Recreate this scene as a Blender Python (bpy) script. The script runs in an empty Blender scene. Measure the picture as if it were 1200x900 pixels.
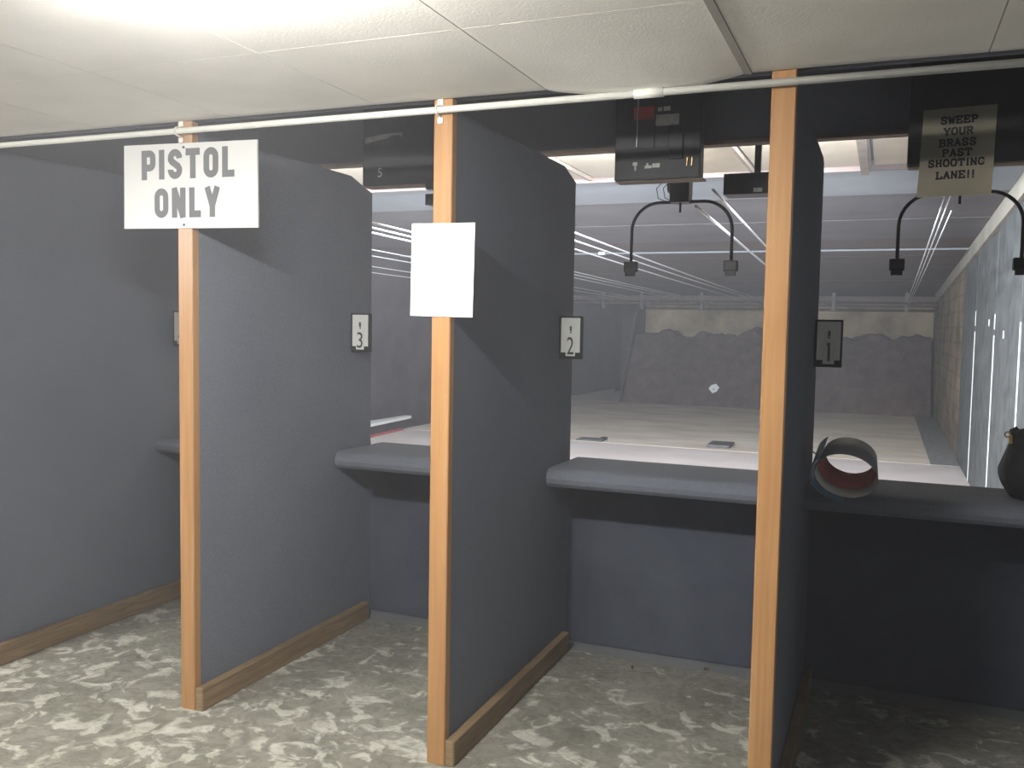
import bpy, bmesh, math, random
from mathutils import Vector, Matrix
random.seed(7)
S = bpy.context.scene
COL = S.collection

# ------------------------------------------------------------------ camera
cam_d = bpy.data.cameras.new('camera')
cam = bpy.data.objects.new('camera', cam_d)
COL.objects.link(cam)
cr = Vector((0.92518, 0.37912, 0.01741)); cu = Vector((-0.04125, 0.05485, 0.99764)); cf = Vector((-0.37727, 0.92372, -0.06639))
M = Matrix((cr, cu, -cf)).transposed().to_4x4()
M.translation = (1.3588, -2.7740, 1.55)
cam.matrix_world = M
cam_d.sensor_width = 36.0
cam_d.lens = 36.0 * 1065.37 / 1200.0
cam_d.clip_start = 0.05
S.camera = cam

# ------------------------------------------------------------------ world, exposure
w = bpy.data.worlds.new('world'); S.world = w; w.use_nodes = True
w.node_tree.nodes['Background'].inputs[0].default_value = (0.5, 0.55, 0.65, 1)
w.node_tree.nodes['Background'].inputs[1].default_value = 0.01
# thin haze added everywhere to stand in for lens veil and lift the blacks
hz = w.node_tree.nodes.new('ShaderNodeVolumeScatter')
hz.inputs['Color'].default_value = (0.97, 0.96, 1.0, 1); hz.inputs['Density'].default_value = 0.0145; hz.inputs['Anisotropy'].default_value = 0.2
w.node_tree.links.new(hz.outputs[0], w.node_tree.nodes['World Output'].inputs['Volume'])
S.view_settings.view_transform = 'Standard'
S.view_settings.look = 'None'
S.view_settings.gamma = 1.0
S.view_settings.use_curve_mapping = False
S.view_settings.exposure = 0.14
STALL_LAMP = 400.0        # emission of the fluorescent tubes over the stalls
RANGE_LAMP = 135.0       # watts of each reflector lamp behind the header
RANGE_COL = (0.86, 0.93, 1.0)

# ------------------------------------------------------------------ materials
def mat(name, base=(0.5, 0.5, 0.5), rough=0.6, metal=0.0, spec=0.5, nodes=None):
    m = bpy.data.materials.new(name); m.use_nodes = True
    nt = m.node_tree; b = nt.nodes['Principled BSDF']
    b.inputs['Base Color'].default_value = (*base, 1)
    b.inputs['Roughness'].default_value = rough
    b.inputs['Metallic'].default_value = metal
    b.inputs['Specular IOR Level'].default_value = spec
    if nodes: nodes(nt, b)
    return m
def N(nt, t, **kw):
    n = nt.nodes.new(t)
    for k, v in kw.items():
        if k in n.inputs: n.inputs[k].default_value = v
        else: setattr(n, k, v)
    return n
def coords(nt, scale=(1, 1, 1), kind='Object'):
    tc = N(nt, 'ShaderNodeTexCoord'); mp = N(nt, 'ShaderNodeMapping')
    mp.inputs['Scale'].default_value = scale
    nt.links.new(tc.outputs[kind], mp.inputs['Vector'])
    return mp.outputs['Vector']
def world_coords(nt, scale=(1, 1, 1)):
    g = N(nt, 'ShaderNodeNewGeometry'); mp = N(nt, 'ShaderNodeMapping')
    mp.inputs['Scale'].default_value = scale
    nt.links.new(g.outputs['Position'], mp.inputs['Vector'])
    return mp.outputs['Vector']
def ramp(nt, fac, stops):
    r = N(nt, 'ShaderNodeValToRGB')
    el = r.color_ramp.elements
    while len(el) < len(stops): el.new(0.5)
    for e, (p, c) in zip(el, stops):
        e.position = p; e.color = (*c, 1)
    nt.links.new(fac, r.inputs['Fac'])
    return r.outputs['Color']
def mixc(nt, fac, a, b, mode='MIX'):
    m = N(nt, 'ShaderNodeMix', data_type='RGBA', blend_type=mode)
    if isinstance(fac, float): m.inputs[0].default_value = fac
    else: nt.links.new(fac, m.inputs[0])
    for i, v in ((6, a), (7, b)):
        if isinstance(v, tuple): m.inputs[i].default_value = (*v, 1)
        else: nt.links.new(v, m.inputs[i])
    return m.outputs[2]
def noise(nt, vec, scale, detail=4, rough=0.55, dist=0.0):
    n = N(nt, 'ShaderNodeTexNoise', Scale=scale, Detail=detail, Roughness=rough, Distortion=dist)
    nt.links.new(vec, n.inputs['Vector'])
    return n.outputs['Fac']
def bump(nt, b, h, strength=0.3, dist=0.01):
    bp = N(nt, 'ShaderNodeBump', Strength=strength, Distance=dist)
    nt.links.new(h, bp.inputs['Height']); nt.links.new(bp.outputs['Normal'], b.inputs['Normal'])
def mottled(name, c0, c1, scale=6, rough=0.7, bstr=0.2, bscale=60, spec=0.4, stretch=(1, 1, 1), lo=0.3, hi=0.7, metal=0.0):
    def f(nt, b):
        v = world_coords(nt, stretch)
        nt.links.new(ramp(nt, noise(nt, v, scale), [(lo, c0), (hi, c1)]), b.inputs['Base Color'])
        bump(nt, b, noise(nt, v, bscale, 3), bstr, 0.004)
    return mat(name, c0, rough, metal, spec, f)

def carpet_nodes(nt, b):
    v = world_coords(nt)
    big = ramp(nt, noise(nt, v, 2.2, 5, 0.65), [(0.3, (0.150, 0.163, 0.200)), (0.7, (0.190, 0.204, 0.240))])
    fine = noise(nt, v, 260, 2, 0.7)
    col = mixc(nt, 0.55, big, ramp(nt, fine, [(0.3, (0.120, 0.132, 0.170)), (0.7, (0.235, 0.250, 0.285))]))
    nt.links.new(col, b.inputs['Base Color'])
    bump(nt, b, fine, 0.6, 0.004)
CARPET = mat('navy_carpet', rough=0.95, spec=0.1, nodes=carpet_nodes)

NAVY = mottled('dark_navy_carpet', (0.070, 0.080, 0.106), (0.100, 0.112, 0.140), 3, 0.95, 0.5, 220, 0.1)  # bluer bulkhead carpet, also darkened: missing shade put into its colour
def wood_nodes(c0, c1, c2):
    def f(nt, b):
        v = world_coords(nt, (22, 22, 0.8))
        g = noise(nt, v, 2.0, 5, 0.6, 0.8)
        v2 = world_coords(nt, (1, 1, 1))
        big = noise(nt, v2, 2.5, 3)
        col = ramp(nt, g, [(0.25, c0), (0.55, c1), (0.8, c2)])
        col = mixc(nt, big, col, mixc(nt, 0.5, col, c0))
        nt.links.new(col, b.inputs['Base Color'])
        bump(nt, b, g, 0.15, 0.003)
    return f
WOOD = mat('varnished_orange_wood', rough=0.36, spec=0.5, nodes=wood_nodes((0.34, 0.165, 0.062), (0.45, 0.245, 0.10), (0.52, 0.305, 0.14)))
def base_wood(nt, b):
    v = world_coords(nt, (0.9, 0.9, 12))
    g = noise(nt, v, 4.0, 5, 0.65, 0.5)
    nt.links.new(ramp(nt, g, [(0.3, (0.18, 0.118, 0.062)), (0.6, (0.28, 0.195, 0.11)), (0.8, (0.36, 0.27, 0.17))]), b.inputs['Base Color'])
    bump(nt, b, g, 0.2, 0.003)
BASEWOOD = mat('worn_brown_wood', rough=0.7, spec=0.3, nodes=base_wood)

def floor_nodes(nt, b):
    v = world_coords(nt, (1.0, 1.12, 1))
    base = ramp(nt, noise(nt, v, 3.2, 6, 0.65), [(0.3, (0.21, 0.20, 0.165)), (0.52, (0.30, 0.285, 0.24)), (0.75, (0.36, 0.34, 0.30))])
    pat = noise(nt, v, 8.2, 6, 0.58, 0.9)
    # fewer pale flakes towards the bulkhead
    sep = N(nt, 'ShaderNodeSeparateXYZ'); g = N(nt, 'ShaderNodeNewGeometry'); nt.links.new(g.outputs['Position'], sep.inputs[0])
    mr = N(nt, 'ShaderNodeMapRange'); mr.inputs[1].default_value = 0.35; mr.inputs[2].default_value = 1.2; mr.inputs[3].default_value = 0.0; mr.inputs[4].default_value = -0.07
    nt.links.new(sep.outputs['Y'], mr.inputs[0])
    ad = N(nt, 'ShaderNodeMath', operation='ADD'); nt.links.new(pat, ad.inputs[0]); nt.links.new(mr.outputs[0], ad.inputs[1])
    fac = ramp(nt, ad.outputs[0], [(0.515, (0, 0, 0)), (0.585, (1, 1, 1))])
    flake = ramp(nt, noise(nt, v, 9, 4), [(0.3, (0.52, 0.50, 0.43)), (0.7, (0.66, 0.65, 0.58))])
    col = mixc(nt, fac, base, flake)
    # thin grey drips and grime
    gr = ramp(nt, noise(nt, v, 14, 5, 0.7, 1.5), [(0.40, (0.72, 0.73, 0.72)), (0.56, (1, 1, 1))])
    col = mixc(nt, 1.0, col, gr, 'MULTIPLY')
    nt.links.new(col, b.inputs['Base Color'])
    bump(nt, b, pat, 0.15, 0.004)
FLOORCOV = mat('grey_floor_covering_with_pale_flakes', rough=0.75, spec=0.3, nodes=floor_nodes)
CONC = mottled('bare_grey_concrete', (0.20, 0.21, 0.215), (0.28, 0.29, 0.295), 3, 0.8)
TILE = mottled('cream_ceiling_tile', (0.78, 0.76, 0.70), (0.86, 0.84, 0.78), 3.0, 0.9, 0.25, 130, 0.2)
TBAR = mottled('cream_grid_metal', (0.62, 0.60, 0.54), (0.70, 0.68, 0.62), 5, 0.6, 0.05)
SEAM = mottled('dark_grid_metal', (0.30, 0.285, 0.25), (0.38, 0.36, 0.32), 5, 0.7, 0.05)  # darker grid metal that draws the tile joints as dark lines
TANTILE = mottled('tan_ceiling_board', (0.33, 0.275, 0.20), (0.42, 0.355, 0.265), 2.5, 0.9, 0.15, 60, 0.2)
JOIST = mottled('brown_joist', (0.16, 0.12, 0.09), (0.25, 0.19, 0.14), 5, 0.8)
STEELCEIL = mottled('grey_steel_ceiling', (0.19, 0.215, 0.24), (0.26, 0.285, 0.315), 1.6, 0.6, 0.2, 20, 0.4, lo=0.25, hi=0.75)  # palest copy of the ceiling steel, for the brightly lit first sheet
DIMSTEEL = mottled('falloff_grey_steel', (0.088, 0.082, 0.088), (0.138, 0.128, 0.134), 1.6, 0.7, 0.2, 20, 0.3)  # dimmer copy of the grey steel, light falloff painted into the colour
BROWNSTEEL = mottled('dimmed_brown_steel', (0.078, 0.054, 0.048), (0.135, 0.098, 0.086), 1.3, 0.75, 0.2, 20, 0.3)  # brown steel, with the light falloff downrange put into its darkness
PINKFLOOR = mottled('pinkish_concrete', (0.62, 0.53, 0.50), (0.72, 0.63, 0.60), 1.6, 0.8, 0.1, 20, 0.3)
TANFLOOR = mottled('tan_range_concrete', (0.60, 0.50, 0.41), (0.84, 0.74, 0.62), 1.8, 0.85, 0.25, 12, 0.3, stretch=(0.6, 1.2, 1))
GRAVEL = mottled('grey_gravel', (0.16, 0.16, 0.16), (0.33, 0.33, 0.32), 14, 0.9, 0.6, 30)
RUBBER = mottled('granular_dark_rubber', (0.072, 0.050, 0.048), (0.150, 0.104, 0.098), 5, 0.95, 0.8, 22, 0.2)
BACKWALL = mottled('tan_rubble_wall', (0.20, 0.15, 0.105), (0.52, 0.42, 0.28), 1.8, 0.9, 0.5, 12, 0.2)
DARKWALL = mottled('sooty_range_wall', (0.045, 0.038, 0.045), (0.085, 0.072, 0.078), 2.0, 0.9, 0.3, 14, 0.2)
def block_nodes(nt, b):
    g = N(nt, 'ShaderNodeNewGeometry'); sp = N(nt, 'ShaderNodeSeparateXYZ'); cb = N(nt, 'ShaderNodeCombineXYZ')
    nt.links.new(g.outputs['Position'], sp.inputs[0])
    nt.links.new(sp.outputs['Y'], cb.inputs[0]); nt.links.new(sp.outputs['Z'], cb.inputs[1])
    br = N(nt, 'ShaderNodeTexBrick', Scale=1.0)
    br.inputs['Brick Width'].default_value = 0.4; br.inputs['Row Height'].default_value = 0.2; br.inputs['Mortar Size'].default_value = 0.012
    br.inputs['Color1'].default_value = (0.38, 0.31, 0.22, 1); br.inputs['Color2'].default_value = (0.31, 0.25, 0.18, 1); br.inputs['Mortar'].default_value = (0.26, 0.21, 0.155, 1)
    nt.links.new(cb.outputs[0], br.inputs['Vector'])
    v = world_coords(nt)
    st = ramp(nt, noise(nt, v, 1.8, 5, 0.65), [(0.35, (0.45, 0.43, 0.42)), (0.65, (1, 1, 1))])
    nt.links.new(mixc(nt, 1.0, br.outputs['Color'], st, 'MULTIPLY'), b.inputs['Base Color'])
    bump(nt, b, noise(nt, v, 20), 0.3, 0.01)
BLOCK = mat('tan_block_wall', rough=0.9, spec=0.2, nodes=block_nodes)
PANEL = mottled('grey_wall_board', (0.075, 0.08, 0.082), (0.150, 0.157, 0.157), 5.0, 0.75, 0.3, 40, 0.3, lo=0.32, hi=0.68)
WHITESTRIP = mottled('white_joint_strip', (0.80, 0.80, 0.76), (0.90, 0.90, 0.87), 8, 0.5, 0.05)
CONCBAND = mottled('pale_concrete_band', (0.29, 0.27, 0.235), (0.41, 0.385, 0.325), 2.2, 0.85)
SIGNWHITE = mottled('white_sign_board', (0.60, 0.60, 0.58), (0.64, 0.64, 0.62), 3, 0.35, 0.02)
PAPER = mottled('white_paper', (0.88, 0.88, 0.88), (0.90, 0.90, 0.90), 3, 0.6, 0.03)
SIGNINK = mat('bloom_greyed_paint', (0.10, 0.103, 0.108), 0.5)  # black paint lifted to grey, lens bloom put into its colour
INK = mat('dark_grey_ink', (0.045, 0.047, 0.05), 0.5)
FAINT = mat('faint_grey_print', (0.74, 0.74, 0.75), 0.6)
PINKPRINT = mat('faint_pink_print', (0.86, 0.76, 0.75), 0.6)
def translucent_paper(nt, b):
    v = world_coords(nt)
    col = ramp(nt, noise(nt, v, 9, 4), [(0.3, (0.66, 0.62, 0.46)), (0.7, (0.76, 0.72, 0.55))])
    nt.links.new(col, b.inputs['Base Color'])
    t = N(nt, 'ShaderNodeBsdfTranslucent'); nt.links.new(col, t.inputs['Color'])
    mx = N(nt, 'ShaderNodeMixShader'); mx.inputs[0].default_value = 0.5
    nt.links.new(b.outputs[0], mx.inputs[1]); nt.links.new(t.outputs[0], mx.inputs[2])
    nt.links.new(mx.outputs[0], nt.nodes['Material Output'].inputs['Surface'])
TANPAPER = mat('aged_tan_paper', rough=0.8, nodes=translucent_paper)
BLACK = mottled('black_painted_steel', (0.022, 0.022, 0.027), (0.04, 0.04, 0.046), 8, 0.5, 0.1, 60)
BLACKPL = mottled('black_plastic', (0.018, 0.018, 0.02), (0.03, 0.03, 0.033), 8, 0.45, 0.05)
DARKMETAL = mottled('dark_scuffed_metal', (0.06, 0.058, 0.062), (0.12, 0.115, 0.12), 12, 0.5, 0.1, 80)
STEEL = mottled('bright_steel', (0.78, 0.79, 0.80), (0.86, 0.87, 0.88), 6, 0.3, 0.03, metal=0.4)
GALV = mottled('painted_conduit', (0.66, 0.66, 0.60), (0.74, 0.74, 0.68), 8, 0.38, 0.03)
PLATE = mottled('white_face_plate', (0.80, 0.81, 0.77), (0.88, 0.89, 0.85), 12, 0.4, 0.05)
BROWNNUM = mat('brown_digit', (0.16, 0.12, 0.06), 0.5)
REDLAB = mottled('red_label', (0.46, 0.045, 0.04), (0.54, 0.06, 0.055), 10, 0.5, 0.02)
LABEL = mottled('worn_white_label', (0.45, 0.45, 0.42), (0.70, 0.70, 0.66), 40, 0.5, 0.05)
BRASS = mat('brass', (0.75, 0.52, 0.22), 0.25, 0.9)
BAG = mottled('black_nylon', (0.012, 0.012, 0.015), (0.03, 0.03, 0.034), 30, 0.8, 0.5, 80)
RINGWHITE = mottled('white_plastic', (0.58, 0.57, 0.54), (0.66, 0.65, 0.62), 8, 0.4, 0.03)
RINGGREY = mottled('grey_plastic', (0.26, 0.27, 0.28), (0.31, 0.32, 0.33), 8, 0.4, 0.03)
RINGRED = mottled('red_pad', (0.36, 0.075, 0.07), (0.46, 0.12, 0.11), 12, 0.7, 0.1)
SCRAP = mat('white_paper_scrap', (0.9, 0.9, 0.92), 0.7)
def visor_nodes(nt, b):
    b.inputs['Alpha'].default_value = 0.75
VISOR = mat('clear_blue_plastic', (0.10, 0.26, 0.42), 0.15, 0, 0.6, visor_nodes)
def emit(name, col, strength):
    m = bpy.data.materials.new(name); m.use_nodes = True; nt = m.node_tree
    e = N(nt, 'ShaderNodeEmission'); e.inputs[0].default_value = (*col, 1); e.inputs[1].default_value = strength
    nt.links.new(e.outputs[0], nt.nodes['Material Output'].inputs['Surface'])
    return m
TUBE = emit('fluorescent_tube', (1.0, 0.985, 0.95), STALL_LAMP)
FILLTUBE = emit('added_fill_tube', (1.0, 0.985, 0.95), STALL_LAMP * 0.8)  # tubes of the added fill lamp, a little weaker than the main pair
RTUBE = emit('range_lens', RANGE_COL, 6.0)
LAMPWHITE = mat('white_lamp_housing', (0.8, 0.8, 0.78), 0.4)

# ------------------------------------------------------------------ helpers
def add_box(bm, lo, hi):
    vs = [bm.verts.new((x, y, z)) for z in (lo[2], hi[2]) for y in (lo[1], hi[1]) for x in (lo[0], hi[0])]
    fs = []
    for f in ((0, 2, 3, 1), (4, 5, 7, 6), (0, 1, 5, 4), (1, 3, 7, 5), (3, 2, 6, 7), (2, 0, 4, 6)):
        fs.append(bm.faces.new([vs[i] for i in f]))
    return vs
def bevel(bm, r, seg=2):
    bmesh.ops.bevel(bm, geom=list(bm.edges), offset=r, segments=seg, affect='EDGES', profile=0.6, clamp_overlap=True)
def box(lo, hi, r=0, seg=2):
    bm = bmesh.new(); add_box(bm, lo, hi)
    if r: bevel(bm, r, seg)
    return bm
def add_tube(bm, pts, rad, n=10, caps=True):
    pts = [Vector(p) for p in pts]; rings = []
    prev = None
    for i, p in enumerate(pts):
        a = pts[max(i - 1, 0)]; b = pts[min(i + 1, len(pts) - 1)]
        t = (b - a).normalized()
        if prev is None:
            ref = Vector((0, 0, 1)) if abs(t.z) < 0.9 else Vector((1, 0, 0))
            nrm = (ref - t * ref.dot(t)).normalized()
        else:
            nrm = (prev - t * prev.dot(t)).normalized()
        prev = nrm; bn = t.cross(nrm)
        r = rad[i] if isinstance(rad, (list, tuple)) else rad
        rings.append([bm.verts.new(p + (nrm * math.cos(2 * math.pi * k / n) + bn * math.sin(2 * math.pi * k / n)) * r) for k in range(n)])
    for a, b in zip(rings, rings[1:]):
        for k in range(n): bm.faces.new((a[k], a[(k + 1) % n], b[(k + 1) % n], b[k]))
    if caps:
        bm.faces.new(rings[0][::-1]); bm.faces.new(rings[-1])
def tube(pts, rad, n=10, caps=True):
    bm = bmesh.new(); add_tube(bm, pts, rad, n, caps); return bm
def add_prism(bm, poly, axis, a, b):
    """poly of 2-tuples in the plane across axis, extruded from a to b along axis"""
    def P(u, v, t):
        return {0: (t, u, v), 1: (u, t, v), 2: (u, v, t)}[axis]
    A = [bm.verts.new(P(u, v, a)) for u, v in poly]; B = [bm.verts.new(P(u, v, b)) for u, v in poly]
    n = len(poly)
    bm.faces.new(A[::-1]); bm.faces.new(B)
    for i in range(n): bm.faces.new((A[i], A[(i + 1) % n], B[(i + 1) % n], B[i]))
def prism(poly, axis, a, b):
    bm = bmesh.new(); add_prism(bm, poly, axis, a, b); return bm
def obj(name, bm, m, parent=None, smooth=False, loc=None):
    bmesh.ops.recalc_face_normals(bm, faces=list(bm.faces))
    me = bpy.data.meshes.new(name); bm.to_mesh(me); bm.free()
    if m: me.materials.append(m)
    if smooth:
        for p in me.polygons: p.use_smooth = True
    o = bpy.data.objects.new(name, me); COL.objects.link(o)
    if loc: o.location = loc
    if parent: o.parent = parent
    return o
def tag(o, label=None, cat=None, group=None, kind=None):
    for k, v in (('label', label), ('category', cat), ('group', group), ('kind', kind)):
        if v: o[k] = v
    return o
def thing(name, label, cat, loc=(0, 0, 0), group=None):
    o = bpy.data.objects.new(name, None); o.empty_display_size = 0.05; COL.objects.link(o); o.location = loc
    return tag(o, label, cat, group)
def struct(name, bm, m): return tag(obj(name, bm, m), kind='structure')
def at0(bm, loc):
    bmesh.ops.translate(bm, verts=list(bm.verts), vec=-Vector(loc)); return bm
def part(name, bm, m, t, smooth=False):
    """bm is in scene coordinates; goes under the thing t (an unrotated Empty)"""
    return obj(name, at0(bm, t.location), m, t, smooth)
def text_bm(s, size, sx, bold, depth=0.0006):
    """lettering lying in XZ facing -Y, centred on the origin"""
    cu_ = bpy.data.curves.new('txt', 'FONT'); cu_.body = s; cu_.size = size; cu_.align_x = 'CENTER'; cu_.align_y = 'CENTER'
    cu_.offset = bold; cu_.extrude = depth; cu_.resolution_u = 4
    o = bpy.data.objects.new('txt', cu_); COL.objects.link(o)
    dg = bpy.context.evaluated_depsgraph_get()
    me = bpy.data.meshes.new_from_object(o.evaluated_get(dg))
    bm = bmesh.new(); bm.from_mesh(me)
    bpy.data.objects.remove(o); bpy.data.curves.remove(cu_); bpy.data.meshes.remove(me)
    bmesh.ops.transform(bm, matrix=Matrix.Rotation(math.pi / 2, 4, 'X') @ Matrix.Diagonal((sx, 1, 1, 1)), verts=list(bm.verts))
    xs = [v.co.x for v in bm.verts]; zs = [v.co.z for v in bm.verts]
    bmesh.ops.translate(bm, verts=list(bm.verts), vec=(-(min(xs) + max(xs)) / 2, 0, -(min(zs) + max(zs)) / 2))
    return bm
def fit_bm(bm, wd, ht):
    xs = [v.co.x for v in bm.verts]; zs = [v.co.z for v in bm.verts]
    sx = wd / (max(xs) - min(xs)); sz = ht / (max(zs) - min(zs))
    for v in bm.verts: v.co.x *= sx; v.co.z *= sz
    return bm
def moved(bm, v): bmesh.ops.translate(bm, verts=list(bm.verts), vec=v); return bm

# ------------------------------------------------------------------ key dimensions
XA, XB, XC, PITCH, PW = -1.1731, -0.0748, 1.0246, 1.0990, 0.0696
XZ = XA - PITCH - 0.03
CEIL = 2.295
XR = 2.23                     # right-hand wall
YW = 1.395                    # face of the bulkhead under the shelf

# ------------------------------------------------------------------ setting: stall room
struct('floor', box((-6.5, -4.6, -0.15), (XR + 0.15, 1.46, -0.004)), CONC)
struct('floor_covering', box((-6.5, -4.6, -0.004), (XR, 1.272, 0.0)), FLOORCOV)
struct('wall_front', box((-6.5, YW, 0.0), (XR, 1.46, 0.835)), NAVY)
struct('wall_header', box((-6.5, 1.335, 2.368), (XR, 1.385, 2.70)), CARPET)
struct('trim_1', box((-6.5, 1.325, 2.352), (XR, 1.395, 2.368)), JOIST)
struct('wall_left', box((-6.65, -4.6, 0), (-6.5, 1.46, 2.8)), CARPET)
struct('wall_rear', box((-6.65, -4.75, 0), (XR + 0.15, -4.6, 2.8)), CARPET)
struct('wall_right', box((XR, -4.75, -0.15), (XR + 0.15, 1.46, 2.8)), CARPET)
struct('light_block_trim', box((-6.5, 0.066, CEIL + 0.01), (XR, 0.085, 2.70)), CARPET)     # unseen board added over the tiled ceiling edge to block light

ceil = struct('ceiling', box((-6.5, -4.6, CEIL + 0.03), (XR, 0.065, CEIL + 0.08)), TILE)
xs = [XR] + [1.585 - 0.6285 * k for k in range(13)]
ys = [0.065 - 0.705 - 0.6285 * k for k in range(-1, 6)]; ys[0] = 0.0
bw = 0.011
def tile_bm(x0, x1, y0, y1, sag=0.0, edge=0.0):
    bm = bmesh.new(); nx, ny = (36, 28) if sag > 0.01 else (3, 3)
    lo = []; hi = []
    for j in range(ny + 1):
        for i in range(nx + 1):
            u, v = i / nx, j / ny
            # the front edge of a sagging tile hangs free; other edges rest on the grid
            d = sag * (math.sin(math.pi * u) ** 0.8) * (v ** 2.4 if edge else math.sin(math.pi * v))
            P = (x0 + (x1 - x0) * u, y0 + (y1 - y0) * v, CEIL - d)
            lo.append(bm.verts.new(P)); hi.append(bm.verts.new((P[0], P[1], P[2] + 0.016)))
    W_ = nx + 1
    for j in range(ny):
        for i in range(nx):
            a = j * W_ + i; q = (a, a + 1, a + 1 + W_, a + W_)
            bm.faces.new([lo[k] for k in q][::-1]); bm.faces.new([hi[k] for k in q])
    bd = [j * W_ for j in range(ny)] and ([i for i in range(W_)] + [j * W_ + nx for j in range(1, ny + 1)] + [ny * W_ + i for i in range(nx - 1, -1, -1)] + [j * W_ for j in range(ny - 1, 0, -1)])
    for a, b in zip(bd, bd[1:] + bd[:1]): bm.faces.new((lo[a], lo[b], hi[b], hi[a]))
    return bm
shared = None
for j in range(len(ys) - 1):
    y1, y0 = ys[j], ys[j + 1]
    for i in range(len(xs) - 1):
        x1, x0 = xs[i], xs[i + 1]
        if x1 < -5.2: continue
        sagging = (j == 0 and abs(x1 - xs[2]) < 1e-6)
        s = 0.034 if sagging else random.choice((0.0004, 0.0008, 0.0012))
        o = obj('ceiling_tile', tile_bm(x0 + 0.002, x1 - 0.002, y0 + 0.002, y1 - 0.001, s, sagging), TILE, ceil)
        if sagging:
            o['label'] = 'sagging water-bowed ceiling tile between the second and third posts'
for x in xs[1:-1]:
    pr = abs(x - xs[2]) < 1e-6        # one bar has dropped a little
    obj('ceiling_grid_bar', box((x - bw, ys[-1], CEIL - 0.005), (x + bw, 0.0, CEIL - 0.0005)) if pr else box((x - 0.002, ys[-1], CEIL + 0.002), (x + 0.002, 0.0, CEIL + 0.03)), SEAM, ceil)
for y in ys[1:]:
    obj('ceiling_grid_bar', box((xs[-1], y - 0.001, CEIL + 0.002), (XR, y + 0.002, CEIL + 0.03)), SEAM, ceil)

# ------------------------------------------------------------------ setting: the range beyond
def quad_prism(pts, z0, z1):
    bm = bmesh.new(); add_prism(bm, pts, 2, z0, z1); return bm
struct('range_floor', box((-6.6, 1.46, -0.15), (XR + 0.15, 18.4, 0.0)), PINKFLOOR)
struct('range_floor_slab', quad_prism([(-4.95, 8.75), (1.91, 8.75), (1.91, 15.6), (-4.35, 15.6)], 0.0, 0.003), TANFLOOR)
struct('range_gutter', quad_prism([(1.91, 8.75), (XR, 8.75), (XR, 15.6), (1.91, 15.6)], 0.0, 0.008), GRAVEL)
rw = struct('wall_range_right', box((XR, 1.46, 0), (XR + 0.15, 18.4, 2.8)), BLOCK)
for a, b in ((1.5, 2.60), (2.62, 4.235), (4.275, 5.83), (5.87, 7.60), (7.64, 9.25)):
    obj('wall_board', box((XR - 0.02, a, 0.012), (XR, b, 2.70 - 0.041 * b)), PANEL, rw)
for y, zt in ((4.255, 1.62), (5.85, 1.52), (7.62, 1.55)):
    obj('joint_strip', box((XR - 0.026, y - 0.016, 0.012), (XR, y + 0.016, zt)), WHITESTRIP, rw)
for y, z0, z1 in ((5.85, 1.57, 1.70), (7.62, 1.61, 1.76), (5.2, 1.50, 1.56), (6.3, 1.60, 1.66)):
    obj('joint_strip_scrap', box((XR - 0.025, y - 0.014, z0), (XR - 0.02, y + 0.014, z1)), WHITESTRIP, rw)
bm = bmesh.new(); bandv = [(1.5, 2.59), (15.6, 2.04), (15.6, 2.26), (1.5, 2.76)]
add_prism(bm, bandv, 0, XR - 0.05, XR)
obj('concrete_band', bm, CONCBAND, rw)
# left wall runs in slightly towards the back
lw = struct('wall_range_left', quad_prism([(-5.6, 1.46), (-4.42, 18.2), (-4.6, 18.2), (-6.0, 1.46)], 0.0, 2.8), DARKWALL)
def leftx(y): return -5.6 + (y - 1.46) / 16.74 * 1.18
obj('curb', quad_prism([(leftx(9.7), 9.7), (leftx(9.7) + 0.08, 9.7), (leftx(17.6) + 0.08, 17.6), (leftx(17.6), 17.6)], 0.0, 0.07), CONCBAND, lw)
struct('wall_back', box((-6.0, 18.2, 0), (XR + 0.15, 18.4, 2.9)), DARKWALL)

# range ceiling: a steel deck of transverse sheets, falling slightly downrange
def rz(y): return 2.64 - 0.037 * (y - 3.95)
rc = bpy.data.objects.new('range_ceiling', None); COL.objects.link(rc); rc['kind'] = 'structure'
seams = [3.95, 4.95, 6.25, 7.6, 9.2, 10.9, 12.6, 14.4, 16.3, 18.2]
for k, (a, b) in enumerate(zip(seams, seams[1:])):
    bm = bmesh.new()
    lift = 0.004 * (k % 2)
    add_prism(bm, [(a + 0.008, rz(a) + lift), (b - 0.008, rz(b) + lift), (b - 0.008, rz(b) + lift + 0.03), (a + 0.008, rz(a) + lift + 0.03)], 0, -6.0, XR)
    obj('ceiling_sheet', bm, STEELCEIL if k < 1 else DIMSTEEL if k < 3 else BROWNSTEEL, rc)  # sheets step darker downrange: painted light falloff
obj('ceiling_deck', prism([(3.95, rz(3.95) + 0.05), (18.3, rz(18.3) + 0.05), (18.3, 2.9), (3.95, 2.9)], 0, -6.6, XR + 0.15), DARKWALL, rc)
fr = obj('front_angle', box((-6.0, 3.93, rz(3.95) - 0.012), (XR, 3.95, rz(3.95) + 0.09)), BROWNSTEEL, rc)
# tan boards between the header and the steel
tc = struct('ceiling_stall', box((-6.5, 0.03, 2.70), (XR + 0.15, 3.95, 2.80)), DARKWALL)
xj = [XR, 1.235, 0.47, -0.735, -1.95, -3.17, -4.4, -5.6]
for a, b in zip(xj[1:], xj):
    obj('ceiling_board', box((a + 0.01, 1.40, 2.662), (b - 0.01, 3.94, 2.70)), TANTILE, tc)
for x in xj[1:-1]:
    obj('joist', box((x - 0.035, 1.40, 2.64), (x - 0.012, 3.94, 2.70)), JOIST, tc)
obj('joist', box((1.165, 1.40, 2.60), (1.215, 3.94, 2.70)), JOIST, tc)

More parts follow.
